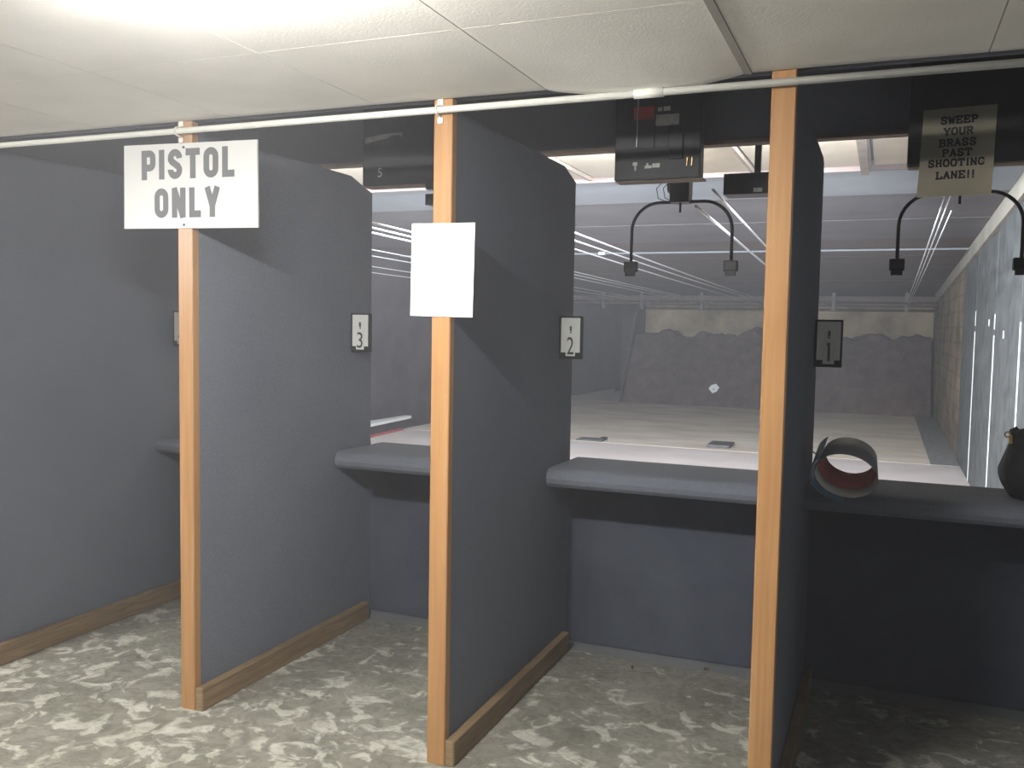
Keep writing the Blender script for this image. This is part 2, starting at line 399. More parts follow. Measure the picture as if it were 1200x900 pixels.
# ------------------------------------------------------------------ lamps
def strip_light(label, c, half, tube_m, pitch_deg, group=None, rt=0.016):
    t = thing('ceiling_light', label, 'light', c, group)
    R = Matrix.Rotation(math.radians(pitch_deg), 4, 'X')
    def p(name, bm, m):
        bmesh.ops.transform(bm, matrix=R, verts=list(bm.verts)); return obj(name, bm, m, t, name == 'tube')
    p('housing', box((-half, -0.075, 0.0), (half, 0.075, 0.045), 0.008), LAMPWHITE)
    for s in (-1, 1):
        p('tube', tube([(-half + 0.05, s * 0.045, -0.03), (half - 0.05, s * 0.045, -0.03)], rt, 10), tube_m)
        p('end_cap', box((s * half - 0.04 * (s > 0), -0.07, -0.055), (s * half + 0.04 * (s < 0), 0.07, 0.0), 0.006), LAMPWHITE)
    return t
strip_light('twin-tube fluorescent strip on the tiled ceiling over the stalls', (0.08, -1.47, CEIL - 0.05), 0.37, TUBE, 0)
strip_light('added unseen twin-tube fill strip on the tiled ceiling behind the far left stall', (-2.95, -2.3, CEIL - 0.05), 0.64, FILLTUBE, 0)  # second lamp added as fill for ceiling and floor, out of view
def reflector_lamp(label, c, half):
    """a downrange-facing reflector lamp: housing with hood, lens, and its area light"""
    t = thing('range_light', label, 'light', c, 'range lights behind the header')
    R_ = Matrix.Rotation(math.radians(70), 4, 'X')
    for name, bm, m in (('housing', box((-half, -0.05, 0.004), (half, 0.05, 0.05), 0.006), LAMPWHITE),
                        ('lens', box((-half + 0.02, -0.04, 0.0), (half - 0.02, 0.04, 0.004)), RTUBE),
                        ('hood', box((-half, -0.056, -0.03), (half, -0.05, 0.05)), BLACK)):
        bmesh.ops.transform(bm, matrix=R_, verts=list(bm.verts)); obj(name, bm, m, t)
    ld = bpy.data.lights.new('range_light', 'AREA'); ld.shape = 'RECTANGLE'; ld.size = half * 2 - 0.04; ld.size_y = 0.08
    ld.energy = RANGE_LAMP; ld.color = RANGE_COL; ld.spread = math.radians(140)
    lo = bpy.data.objects.new('lamp_light', ld); COL.objects.link(lo); lo.parent = t
    lo.matrix_local = R_ @ Matrix.Translation((0, 0, -0.004))
for x, nm in ((0.95, 'first'), (-0.35, 'second'), (-1.67, 'third'), (-3.0, 'fourth')):
    reflector_lamp('white reflector lamp behind the header of the range, %s from the right' % nm, (x, 2.32, 2.605), 0.40)

# ------------------------------------------------------------------ dividers
DIV_TOP, YE = 2.262, 1.318
def divider(x, label, cut):
    t = thing('lane_divider', label, 'divider', (x + PW / 2, 0, 0))
    po = part('post', box((x, 0.0, 0.0), (x + PW, 0.038, CEIL), 0.003, 1), WOOD, t)
    part('carpet_panel', prism([(0.038, 0.0), (YE, 0.0), (YE, DIV_TOP - cut[1]), (YE - cut[0], DIV_TOP), (0.038, DIV_TOP)], 0, x + 0.004, x + PW - 0.002), CARPET, t)
    xa = x + PW - 0.002
    part('baseboard', box((xa, 0.004, 0.0), (xa + 0.036, 1.256, 0.092), 0.004, 1), BASEWOOD, t)
    return t
divider(XZ, 'navy carpeted lane divider at the far left, its post outside the frame', (0.04, 0.02))
divider(XA, 'navy carpeted lane divider whose wooden post carries the PISTOL ONLY sign', (0.20, 0.06))
divider(XB, 'navy carpeted lane divider whose wooden post carries the blank-looking white sheet', (0.16, 0.05))
divider(XC, 'navy carpeted lane divider with the nearest bare glossy wooden post', (0.05, 0.02))

# ------------------------------------------------------------------ shelves
def shelf(x0, x1, label):
    t = thing('shooting_shelf', label, 'shelf', ((x0 + x1) / 2, 1.2, 0.835), 'carpeted shooting shelves')
    prof = [(1.40, 0.907), (1.05, 0.911)]
    for k in range(7):
        a = math.pi / 2 + math.pi * k / 6
        prof.append((1.02 + 0.042 * math.cos(a), 0.868 + 0.042 * math.sin(a)))
    prof += [(1.06, 0.826), (1.40, 0.826 + 0.009)]
    o = part('carpeted_top', prism(prof, 0, x0, x1), CARPET, t)
    part('back_edge', box((x0, 1.40, 0.835), (x1, 1.43, 0.9065)), CARPET, t)
    part('cleat', box((x0 + 0.04, 1.36, 0.79), (x1 - 0.04, YW, 0.832)), CARPET, t)
E_ = 0.0015
shelf(XZ + PW + E_, XA + 0.004 - E_, 'carpeted shooting shelf of the leftmost stall, mostly behind the PISTOL ONLY post')
shelf(XA + PW + E_, XB + 0.004 - E_, 'carpeted shooting shelf between the PISTOL ONLY post and the middle post')
shelf(XB + PW + E_, XC + 0.004 - E_, 'carpeted shooting shelf between the middle post and the nearest post')
shelf(XC + PW + E_, XR - E_, 'carpeted shooting shelf holding the face shield and black bag, at right')

# ------------------------------------------------------------------ control boxes
def control_box(x, digit, label):
    y = 1.12
    t = thing('lane_control_box', label, 'control box', (x, y, 1.39), 'numbered lane control boxes')
    part('housing', box((x, y, 1.395), (x + 0.108, y + 0.024, 1.588), 0.003), BLACKPL, t)
    part('face_plate', box((x + 0.010, y - 0.004, 1.424), (x + 0.100, y, 1.580), 0.0015, 1), PLATE, t)
    nt_ = part('number_plate', box((x + 0.034, y - 0.007, 1.408), (x + 0.079, y - 0.004, 1.500), 0.001, 1), PLATE, t)
    if digit == '1':
        bm = box((x + 0.053, y - 0.0085, 1.420), (x + 0.062, y - 0.007, 1.494)); add_box(bm, (x + 0.048, y - 0.0085, 1.484), (x + 0.053, y - 0.007, 1.492))
        part('digit', bm, BROWNNUM, t)
    else:
        bm = fit_bm(text_bm(digit, 0.1, 0.6, 0.0), 0.031, 0.078)
        part('digit', moved(bm, (x + 0.0565, y - 0.0078, 1.455)), INK, t)
    sw = part('toggle_switch', box((x + 0.053, y - 0.012, 1.521), (x + 0.061, y - 0.004, 1.543), 0.002), DARKMETAL, t)
    part('screw', tube([(x + 0.057, y - 0.007, 1.515), (x + 0.057, y - 0.004, 1.515)], 0.004, 8), DARKMETAL, t)
    part('back_bracket', box((x, y + 0.024, 1.43), (x + 0.09, y + 0.030, 1.56)), DARKMETAL, t)
control_box(XZ + PW, '4', 'black lane control box with number 4, half hidden behind the PISTOL ONLY post')
control_box(XA + PW, '3', 'lane control box left of the middle post, its white plate reading 3')
control_box(XB + PW, '2', 'lane control box right of the middle post, its white plate reading 2')
control_box(XC + PW, '1', 'black lane control box with white plate numbered 1, right of the nearest post')

# ------------------------------------------------------------------ conduit along the ceiling
t = thing('ceiling_conduit', 'pale metal conduit running across the posts under the ceiling', 'pipe', (0, -0.03, 2.254))
part('pipe', tube([(-6.4, -0.024, 2.254), (XR - 0.01, -0.024, 2.254)], 0.0115, 12), GALV, t, True)
for x in (0.667, -2.4):
    part('coupling', tube([(x - 0.045, -0.024, 2.254), (x + 0.045, -0.024, 2.254)], 0.0155, 12), GALV, t, True)
for x in (XZ + 0.03, XA + 0.022, XB + 0.026):
    bm = bmesh.new()
    pts = [(x, -0.001, 2.254 + 0.035), (x, -0.006, 2.254 + 0.018)] + [(x, -0.024 - 0.0145 * math.sin(a), 2.254 + 0.0145 * math.cos(a)) for a in [math.pi * k / 6 for k in range(7)]] + [(x, -0.006, 2.254 - 0.018), (x, -0.001, 2.254 - 0.035)]
    add_tube(bm, pts, 0.0035, 6)
    o = part('pipe_strap', bm, GALV, t)
    for s in (-1, 1):
        part('strap_foot', box((x - 0.010, -0.006, 2.254 + s * 0.030 - 0.010), (x + 0.010, 0.0, 2.254 + s * 0.030 + 0.010), 0.002), WHITESTRIP, t)

# ------------------------------------------------------------------ signs
t = thing('pistol_sign', 'white PISTOL ONLY sign nailed to the leftmost visible post', 'sign', (-1.115, 0, 1.9))
Mx = [(-1.434, 1.896), (-0.791, 1.886), (-0.795, 2.205), (-1.430, 2.218)]
part('board', prism(Mx, 1, -0.008, -0.0005), SIGNWHITE, t)
def arc(cx, cz, rx, rz_, a0, a1, n=10):
    return [(cx + rx * math.cos(math.radians(a0 + (a1 - a0) * k / n)), cz + rz_ * math.sin(math.radians(a0 + (a1 - a0) * k / n))) for k in range(n + 1)]
def ribbon(bm, pl, hw, y, closed=False):
    n = len(pl); L_ = []; R_ = []
    for i in range(n):
        a = Vector(pl[(i - 1) % n] if closed or i else pl[0]); b = Vector(pl[(i + 1) % n] if closed or i < n - 1 else pl[-1])
        p_ = Vector(pl[i]); d = (b - a).normalized(); q = Vector((-d.y, d.x))
        d0 = (p_ - a).normalized() if (p_ - a).length > 1e-9 else d
        k = hw / max(0.35, abs(q.dot(Vector((-d0.y, d0.x)))))
        L_.append(bm.verts.new((p_.x + q.x * k, y, p_.y + q.y * k))); R_.append(bm.verts.new((p_.x - q.x * k, y, p_.y - q.y * k)))
    for i in range(n if closed else n - 1):
        j = (i + 1) % n; bm.faces.new((L_[i], L_[j], R_[j], R_[i]))
GH, GT = 0.113, 0.0262      # condensed gothic capitals: height and stroke
def gothic(bm, ch, x, z, y):
    """returns the advance"""
    w_ = {'I': GT, 'T': 0.066, 'L': 0.056, 'Y': 0.072, 'N': 0.066}.get(ch, 0.068); h = GT / 2; r = (w_ - GT) / 2
    lay = [0]
    def rib(pl, closed=False):
        ribbon(bm, [(x + a, z + b) for a, b in pl], h, y - 0.00025 * lay[0], closed); lay[0] += 1
    top, bot = GH - h, h
    if ch in 'PILTN':
        vx = {'T': w_ / 2}.get(ch, h); rib([(vx, 0), (vx, GH)])
    if ch == 'P': rib([(h, top)] + [(w_ - h - 0.014, top)] + arc(w_ - h - 0.016, top - 0.016, 0.016, 0.016, 80, 0, 5) + arc(w_ - h - 0.016, 0.062, 0.016, 0.016, 0, -80, 5) + [(w_ - h - 0.018, 0.046), (h, 0.046)])
    if ch == 'T': rib([(0, top), (w_, top)])
    if ch == 'L': rib([(0, bot), (w_, bot)])
    if ch == 'N': rib([(w_ - h, 0), (w_ - h, GH)]); rib([(h * 0.9, GH), (w_ - h * 0.9, 0)])
    if ch == 'O': rib(arc(w_ / 2, top - r, r, r, 0, 180) + arc(w_ / 2, bot + r, r, r, 180, 360), True)
    if ch == 'S': rib([(w_ - h, 0.078)] + arc(w_ / 2, top - r, r, r, 0, 180, 9)[1:] + [(h, 0.076), (h + 0.006, 0.066), (w_ / 2, 0.0565), (w_ - h - 0.006, 0.047), (w_ - h, 0.037)] + arc(w_ / 2, bot + r, r, r, 0, -180, 9) + [(h, 0.036)])
    if ch == 'Y':
        rib([(w_ / 2, 0), (w_ / 2, 0.05)]); rib([(h * 0.95, GH), (w_ / 2, 0.042)]); rib([(w_ - h * 0.95, GH), (w_ / 2, 0.042)])
    return w_
for s, px, pz in (('PISTOL', -1.119, 2.1345), ('ONLY', -1.121, 1.988)):
    bm = bmesh.new(); x = 0
    for ch in s: x += gothic(bm, ch, x, -GH / 2, 0) + 0.0165
    x -= 0.0165; ww = {'PISTOL': 0.446, 'ONLY': 0.316}[s]
    for v in bm.verts: v.co.x = (v.co.x - x / 2) * ww / x; v.co.z -= 0.012 * v.co.x
    part('lettering', moved(bm, (px, -0.0088, pz)), SIGNINK, t)
for z in (1.904, 2.196):
    part('nail_head', tube([(-1.135, -0.011, z), (-1.135, -0.008, z)], 0.005, 8), DARKMETAL, t)

t = thing('notice_sheet', 'white letter-size notice with very faint print on the middle post', 'notice', (-0.03, 0, 1.57))
bm = bmesh.new()
c4 = [(-0.151, 1.571), (0.084, 1.568), (0.089, 1.881), (-0.148, 1.884)]
g = []
for j in range(9):
    row = []
    for i in range(9):
        u, v = i / 8, j / 8
        bx = (c4[0][0] * (1 - u) + c4[1][0] * u) * (1 - v) + (c4[3][0] * (1 - u) + c4[2][0] * u) * v
        bz = (c4[0][1] * (1 - u) + c4[1][1] * u) * (1 - v) + (c4[3][1] * (1 - u) + c4[2][1] * u) * v
        row.append(bm.verts.new((bx, -0.004 - 0.010 * abs(u - 0.48) ** 1.5 * 2, bz)))
    g.append(row)
for j in range(8):
    for i in range(8): bm.faces.new((g[j][i], g[j][i + 1], g[j + 1][i + 1], g[j + 1][i]))
ge = bmesh.ops.extrude_face_region(bm, geom=list(bm.faces))
bmesh.ops.translate(bm, verts=[e for e in ge['geom'] if isinstance(e, bmesh.types.BMVert)], vec=(0, -0.0008, 0))
part('sheet', bm, PAPER, t, False)
def yp(x): return -0.004 - 0.020 * abs((x + 0.151) / 0.235 - 0.48) ** 1.5 - 0.0012
bm = bmesh.new()
for x0, x1, z in ((-0.055, -0.02, 1.838), (-0.07, 0.045, 1.812)):
    add_box(bm, (x0, yp((x0 + x1) / 2) - 0.004, z), (x1, yp((x0 + x1) / 2) + 0.0005, z + 0.006))
o = part('faint_print', bm, FAINT, t); o['kind'] = 'stuff'
part('faint_heading', box((-0.128, yp(-0.1) - 0.002, 1.857), (-0.05, yp(-0.1) + 0.001, 1.862)), PINKPRINT, t)
part('faint_emblem', tube([(-0.035, yp(-0.035) - 0.0012, 1.604), (-0.035, yp(-0.035) + 0.001, 1.604)], 0.008, 12), FAINT, t)
part('staple', box((-0.04, -0.0075, 1.872), (-0.025, -0.0045, 1.874)), DARKMETAL, t)

# slab-serif lettering for the paper sign: strokes in a unit cell, width 1 (x) by height 1
GL = {
 'S': [[(0.86, 0.72), (0.80, 0.9), (0.5, 0.97), (0.2, 0.9), (0.16, 0.7), (0.3, 0.56), (0.7, 0.45), (0.85, 0.28), (0.78, 0.1), (0.5, 0.03), (0.2, 0.1), (0.13, 0.3)]],
 'W': [[(0.06, 0.95), (0.28, 0.05), (0.5, 0.8), (0.72, 0.05), (0.94, 0.95)], 'h-0.04,0.2,0.95', 'h0.8,1.04,0.95'],
 'E': [[(0.22, 0.05), (0.22, 0.95)], [(0.08, 0.95), (0.88, 0.95), (0.88, 0.75)], [(0.22, 0.5), (0.65, 0.5)], [(0.08, 0.05), (0.9, 0.05), (0.9, 0.27)], 'v0.65,0.4,0.6'],
 'P': [[(0.22, 0.05), (0.22, 0.95)], [(0.08, 0.95), (0.65, 0.95), (0.86, 0.84), (0.86, 0.6), (0.65, 0.48), (0.22, 0.48)], 'h0.06,0.42,0.05'],
 'Y': [[(0.08, 0.95), (0.5, 0.48), (0.92, 0.95)], [(0.5, 0.48), (0.5, 0.05)], 'h-0.02,0.26,0.95', 'h0.74,1.02,0.95', 'h0.3,0.7,0.05'],
 'O': [[(0.5, 0.97), (0.2, 0.88), (0.1, 0.5), (0.2, 0.12), (0.5, 0.03), (0.8, 0.12), (0.9, 0.5), (0.8, 0.88), (0.5, 0.97)]],
 'U': [[(0.16, 0.95), (0.16, 0.25), (0.3, 0.06), (0.5, 0.03), (0.7, 0.06), (0.84, 0.25), (0.84, 0.95)], 'h0.0,0.32,0.95', 'h0.68,1.0,0.95'],
 'R': [[(0.2, 0.05), (0.2, 0.95)], [(0.06, 0.95), (0.62, 0.95), (0.82, 0.84), (0.82, 0.62), (0.62, 0.5), (0.2, 0.5)], [(0.55, 0.5), (0.85, 0.05)], 'h0.04,0.38,0.05', 'h0.76,1.0,0.05'],
 'B': [[(0.2, 0.05), (0.2, 0.95)], [(0.06, 0.95), (0.62, 0.95), (0.82, 0.85), (0.82, 0.63), (0.62, 0.52), (0.2, 0.52)], [(0.62, 0.52), (0.88, 0.4), (0.88, 0.16), (0.66, 0.05), (0.06, 0.05)]],
 'A': [[(0.12, 0.05), (0.5, 0.95), (0.88, 0.05)], [(0.27, 0.36), (0.73, 0.36)], 'h-0.02,0.3,0.05', 'h0.7,1.02,0.05'],
 'T': [[(0.08, 0.72), (0.08, 0.95), (0.92, 0.95), (0.92, 0.72)], [(0.5, 0.95), (0.5, 0.05)], 'h0.3,0.7,0.05'],
 'H': [[(0.2, 0.05), (0.2, 0.95)], [(0.8, 0.05), (0.8, 0.95)], [(0.2, 0.5), (0.8, 0.5)], 'h0.04,0.36,0.05', 'h0.04,0.36,0.95', 'h0.64,0.96,0.05', 'h0.64,0.96,0.95'],
 'I': [[(0.5, 0.05), (0.5, 0.95)], 'h0.28,0.72,0.05', 'h0.28,0.72,0.95'],
 'N': [[(0.18, 0.05), (0.18, 0.95), (0.82, 0.05), (0.82, 0.95)], 'h0.02,0.36,0.05', 'h0.0,0.2,0.95', 'h0.66,0.98,0.95'],
 'G': [[(0.84, 0.72), (0.74, 0.92), (0.5, 0.97), (0.2, 0.86), (0.1, 0.5), (0.2, 0.14), (0.5, 0.03), (0.8, 0.12), (0.84, 0.42)], 'h0.55,1.0,0.42'],
 'L': [[(0.24, 0.95), (0.24, 0.05)], [(0.08, 0.05), (0.9, 0.05), (0.9, 0.3)], 'h0.06,0.44,0.95'],
 '!': [[(0.5, 0.97), (0.5, 0.34)], [(0.5, 0.12), (0.5, 0.02)]],
}
def slab_text(bm, s, x0, z0, cw, ch, y, thick):
    tk, th = thick, thick * 0.62
    for ch_ in s:
        if ch_ in GL:
            wd = cw * (0.55 if ch_ in 'I!' else 0.86)
            for st in GL[ch_]:
                if isinstance(st, str):
                    a, b, c = [float(q) for q in st[1:].split(',')]
                    pl = [(a, c), (b, c)] if st[0] == 'h' else [(a, b), (a, c)]; hw = th / 2
                else:
                    pl = st; hw = tk / 2
                for (u0, v0), (u1, v1) in zip(pl, pl[1:]):
                    A = Vector((x0 + u0 * wd, z0 + v0 * ch)); B = Vector((x0 + u1 * wd, z0 + v1 * ch)); d = B - A
                    if d.length < 1e-6: continue
                    d.normalize(); n = Vector((-d.y, d.x)) * hw; A -= d * hw * 0.7; B += d * hw * 0.7
                    bm.faces.new([bm.verts.new((p.x, y, p.y)) for p in (A - n, B - n, B + n, A + n)])
        x0 += cw * (0.62 if ch_ in 'I!' else 0.98)
    return x0
def slab_width(s, cw): return sum(cw * (0.62 if c in 'I!' else 0.98) for c in s) - cw * 0.1

t = thing('sweep_brass_sign', 'aged tan paper sign SWEEP YOUR BRASS PAST SHOOTING LANE', 'sign', (1.58, 1.095, 2.06))
c4 = [(1.450, 2.061), (1.705, 2.064), (1.712, 2.397), (1.462, 2.390)]
def sq(u, v):
    return ((c4[0][0] * (1 - u) + c4[1][0] * u) * (1 - v) + (c4[3][0] * (1 - u) + c4[2][0] * u) * v,
            (c4[0][1] * (1 - u) + c4[1][1] * u) * (1 - v) + (c4[3][1] * (1 - u) + c4[2][1] * u) * v)
def sy(u, v): return 1.093 - (0.010 * (1 - abs(v - 0.37) / 0.37) if v < 0.74 else 0.0) - (0.006 * (u - 0.5) if v < 0.37 else 0)
bm = bmesh.new(); g = []
for j in range(12):
    v = j / 11
    g.append([bm.verts.new((sq(i / 6, v)[0], sy(i / 6, v), sq(i / 6, v)[1])) for i in range(7)])
for j in range(11):
    for i in range(6): bm.faces.new((g[j][i], g[j][i + 1], g[j + 1][i + 1], g[j + 1][i]))
part('sheet', bm, TANPAPER, t)
bm = bmesh.new()
for line, vc in (('SWEEP', 0.862), ('YOUR', 0.735), ('BRASS', 0.605), ('PAST', 0.490), ('SHOOTING', 0.375), ('LANE!!', 0.238)):
    cw = 0.0265 if line != 'SHOOTING' else 0.0262
    L = slab_width(line, cw)
    sub = bmesh.new(); slab_text(sub, line, -L / 2, -0.0135, cw, 0.027, 0, 0.0066)
    cx, cz = sq(0.50, vc)
    for f in sub.faces:
        bm.faces.new([bm.verts.new((cx + v.co.x, min(sy(0.1, vc + v.co.z / 0.33), sy(0.9, vc + v.co.z / 0.33)) - 0.0012, cz + v.co.z + 0.02 * v.co.x)) for v in f.verts])
    sub.free()
o = part('lettering', bm, INK, t)

# ------------------------------------------------------------------ target retriever machines over the lanes
def machine(x0, x1, z0, label, style):
    y0, y1, z1 = 1.10, 1.18, 2.60
    t = thing('target_retriever', label, 'machine', ((x0 + x1) / 2, 1.2, z0), 'target retriever machines')
    part('casing', box((x0, y0, z0), (x1, y1, z1), 0.006), BLACK, t)
    part('bottom_tray', box((x0 + 0.004, y0 + 0.01, z0 - 0.006), (x1 + 0.012, y1 + 0.005, z0), 0.002), JOIST, t)
    part('top_hanger', box((x0 + 0.06, y0 + 0.03, z1), (x1 - 0.06, y1 - 0.01, 2.70)), DARKMETAL, t)
    part('rear_bracket', box((x0 + 0.08, y1, 2.42), (x1 - 0.08, 1.3355, 2.56)), DARKMETAL, t)
    w_ = x1 - x0
    if style == 'labels':
        part('red_label', box((x0 + 0.082, y0 - 0.003, 2.43), (x0 + 0.17, y0, 2.485), 0.001, 1), REDLAB, t)
        part('white_label', box((x0 + 0.178, y0 - 0.003, 2.40), (x0 + 0.278, y0, 2.447), 0.001, 1), LABEL, t)
        bm = box((x0 + 0.186, y0 - 0.003, 2.462), (x0 + 0.204, y0, 2.478)); add_box(bm, (x0 + 0.210, y0 - 0.003, 2.462), (x0 + 0.240, y0, 2.480))
        o = part('small_label', bm, LABEL, t); o['kind'] = 'stuff'
        part('vertical_cover', box((x0 + 0.105, y0 - 0.008, z0 + 0.13), (x0 + 0.175, y0, 2.43), 0.003), BLACK, t)
        part('gear_case', box((x0 + 0.235, y0 - 0.012, z0 + 0.08), (x0 + 0.30, y0, 2.40), 0.006), BLACKPL, t)
        part('shaft_rod', tube([(x0 + 0.098, y0 - 0.006, z0 + 0.14), (x0 + 0.102, y0 - 0.006, 2.55)], 0.0025, 6), STEEL, t)
        bm = box((x0 + 0.082, y0 - 0.002, z0 + 0.062), (x0 + 0.102, y0, z0 + 0.076)); add_box(bm, (x0 + 0.09, y0 - 0.002, z0 + 0.040), (x0 + 0.097, y0, z0 + 0.062))
        o = part('arrow_mark', bm, LABEL, t); o['kind'] = 'stuff'
        bm = box((x0 + 0.135, y0 - 0.002, z0 + 0.048), (x0 + 0.165, y0, z0 + 0.060)); add_box(bm, (x0 + 0.168, y0 - 0.002, z0 + 0.050), (x0 + 0.200, y0, z0 + 0.068)); add_box(bm, (x0 + 0.142, y0 - 0.002, z0 + 0.060), (x0 + 0.150, y0, z0 + 0.070))
        o = part('scuffed_mark', bm, LABEL, t); o['kind'] = 'stuff'
        for q in ((x1 - 0.055, z0 + 0.05), (x1 - 0.035, z0 + 0.05)):
            part('cable_stub', tube([(q[0], y0 - 0.006, q[1]), (q[0] + 0.002, y0 - 0.006, q[1] + 0.035)], 0.003, 6), BRASS, t)
    elif style == 'five':
        bm = fit_bm(text_bm('5', 0.05, 0.6, 0.0), 0.022, 0.044)
        part('digit', moved(bm, (x0 + 0.098, y0 - 0.001, z0 + 0.062)), LABEL, t)
        bm = bmesh.new(); pl = [(x0 + 0.015, 2.408), (x0 + 0.015, 2.436), (x0 + 0.12, 2.448), (x0 + 0.222, 2.451), (x0 + 0.222, 2.425), (x0 + 0.205, 2.440), (x0 + 0.165, 2.440), (x0 + 0.14, 2.428)]
        add_prism(bm, pl, 1, y0 - 0.003, y0)
        part('torn_label_strip', bm, LABEL, t)
        part('side_arm', box((x1 - 0.07, y0 - 0.01, z0 - 0.03), (x1 - 0.03, y0 + 0.04, z0 + 0.02), 0.004), BLACKPL, t)
    else:
        part('front_cover', box((x0 + 0.05, y0 - 0.005, z0 + 0.03), (x1 - 0.03, y0, z1 - 0.05), 0.003), BLACK, t)
    return t
machine(1.411, 1.83, 2.186, 'black target retriever behind the tan paper sign', 'plain')
machine(0.240, 0.612, 2.176, 'black target retriever with red and white labels over the stall numbered 2', 'labels')
machine(-1.030, -0.61, 2.205, 'black target retriever marked 5 left of the middle post', 'five')

def hanger(xc, label, twist=0.0):
    y = 1.90
    t = thing('target_hanger', label, 'hanger', (xc, y, 1.82), 'target hangers under the retrievers')
    hw, zt, zb, r = 0.258, 2.185, 1.885, 0.145
    pts = [(xc - hw, y, zb)]
    for k in range(9):
        a = math.pi - math.pi / 2 * k / 8
        pts.append((xc - hw + r + r * math.cos(a), y, zt - r + r * math.sin(a)))
    for k in range(9):
        a = math.pi / 2 - math.pi / 2 * k / 8
        pts.append((xc + hw - r + r * math.cos(a), y, zt - r + r * math.sin(a)))
    pts.append((xc + hw, y, zb))
    part('bent_rod', tube(pts, 0.0085, 10), BLACK, t, True)
    for s in (-1, 1):
        cx = xc + s * hw
        part('clip', box((cx - 0.034, y - 0.022, 1.828), (cx + 0.034, y + 0.022, 1.885), 0.006), BLACKPL, t)
        part('clip_jaw', box((cx - 0.026, y - 0.026, 1.806), (cx + 0.026, y - 0.004, 1.838), 0.004), BLACKPL, t)
    part('trolley', box((xc - 0.055, y - 0.05, 2.178), (xc + 0.045, y + 0.05, 2.33), 0.008), BLACKPL, t)
    part('trolley_wheel', tube([(xc - 0.072, y + 0.0, 2.26), (xc - 0.055, y, 2.26)], 0.028, 14), DARKMETAL, t)
    part('trolley_pin', tube([(xc - 0.005, y - 0.01, 2.13), (xc - 0.005, y - 0.01, 2.19)], 0.006, 8), BLACKPL, t)
    for k, dx in enumerate((-0.085, -0.12)):
        part('loose_wire', tube([(xc + dx + 0.05, y - 0.05, 2.30), (xc + dx, y - 0.055, 2.25), (xc + dx + 0.01, y - 0.055, 2.20), (xc + dx + 0.045, y - 0.05, 2.185)], 0.0022, 6), BLACKPL, t)
    part('carrier_rail', box((xc - 0.03, 1.43, 2.33), (xc + 0.02, 2.05, 2.37)), DARKMETAL, t)
    part('rail_drop', box((xc - 0.02, 1.96, 2.37), (xc + 0.01, 2.0, 2.662)), DARKMETAL, t)
hanger(0.37, 'black bent-rod target hanger in the opening of the stall numbered 2')
hanger(1.655, 'black bent-rod target hanger behind the tan paper sign')

# hanging boxes further back in the lanes
t = thing('hanging_box', 'flat black hanging box with small white label left of the nearest post', 'box', (0.72, 1.95, 2.21))
part('casing', box((0.577, 1.90, 2.213), (0.92, 2.05, 2.318), 0.005), BLACK, t)
part('label', box((0.726, 1.897, 2.222), (0.768, 1.90, 2.242)), LABEL, t)
part('hanger_strap', box((0.72, 1.95, 2.318), (0.75, 1.98, 2.662)), DARKMETAL, t)
t = thing('hanging_box', 'small black hanging box against the left side of the middle post', 'box', (-1.05, 2.05, 2.23))
part('casing', box((-1.16, 2.0, 2.232), (-0.86, 2.12, 2.296), 0.004), BLACK, t)
part('hanger_strap', box((-1.0, 2.04, 2.296), (-0.97, 2.07, 2.662)), DARKMETAL, t)

# target cables, each a thing; anchor beam at the back
def cable(x, y0, z0, x1, y1, z1, r, lane, which, place=''):
    t = thing('target_cable', 'thin bright steel cable of the %s lane%s, %s' % (lane, place, which), 'cable', (x, y0, z0), 'target cables')
    n = 8; pts = []
    for k in range(n + 1):
        u = k / n; pts.append((x + (x1 - x) * u, y0 + (y1 - y0) * u, z0 + (z1 - z0) * u - 0.02 * math.sin(math.pi * u)))
    part('wire', tube(pts, r, 6), STEEL, t, True)
    part('end_clamp', tube([pts[-1], (x1, y1 + 0.12, z1)], 0.02, 8), DARKMETAL, t)
YB, ZB = 15.2, 2.03
cable(1.60, 2.0, 2.20, 1.69, YB, ZB, 0.0050, 'rightmost', 'left of its three')
cable(1.625, 2.0, 2.205, 1.72, YB, ZB, 0.0042, 'rightmost', 'middle of its three')
cable(1.665, 2.75, 2.20, 1.74, YB, ZB, 0.0036, 'rightmost', 'right of its three')
cable(0.430, 1.97, 2.170, 0.05, YB, 2.09, 0.0085, 'second', 'thicker lower of its pair')
cable(0.515, 1.96, 2.250, 0.28, YB, 2.01, 0.0065, 'second', 'thinner upper of its pair')
cable(-0.50, 1.95, 2.150, -0.66, YB, ZB, 0.0060, 'third', 'highest of its three')
cable(-0.62, 1.95, 2.140, -0.76, YB, ZB, 0.0060, 'third', 'middle of its three')
cable(-0.80, 1.95, 2.140, -0.92, YB, ZB - 0.02, 0.0060, 'third', 'lowest of its three')
cable(-1.67, 1.8, 2.180, -1.80, YB, ZB, 0.0062, 'fourth', 'highest of its three')
cable(-1.80, 1.8, 2.175, -1.92, YB, ZB, 0.0062, 'fourth', 'middle of its three')
cable(-1.90, 1.8, 2.165, -2.02, YB, ZB - 0.02, 0.0062, 'fourth', 'lowest of its three')
cable(-2.62, 1.8, 2.18, -2.80, YB, ZB, 0.0050, 'fifth', 'higher of its two')
cable(-2.95, 1.8, 2.18, -3.05, YB, ZB, 0.0050, 'fifth', 'lower of its two')
cable(-3.60, 1.8, 2.18, -3.80, YB, ZB, 0.0050, 'sixth', 'higher of its two')
cable(-4.20, 1.8, 2.18, -4.10, YB, ZB, 0.0050, 'sixth', 'lower of its two')
t = thing('cable_anchor_beam', 'rusty dark beam across the back of the range under the ceiling', 'beam', (-1, YB + 0.1, ZB))
part('beam', box((-4.7, YB + 0.02, ZB + 0.03), (XR - 0.02, YB + 0.12, ZB + 0.13)), BROWNSTEEL, t)
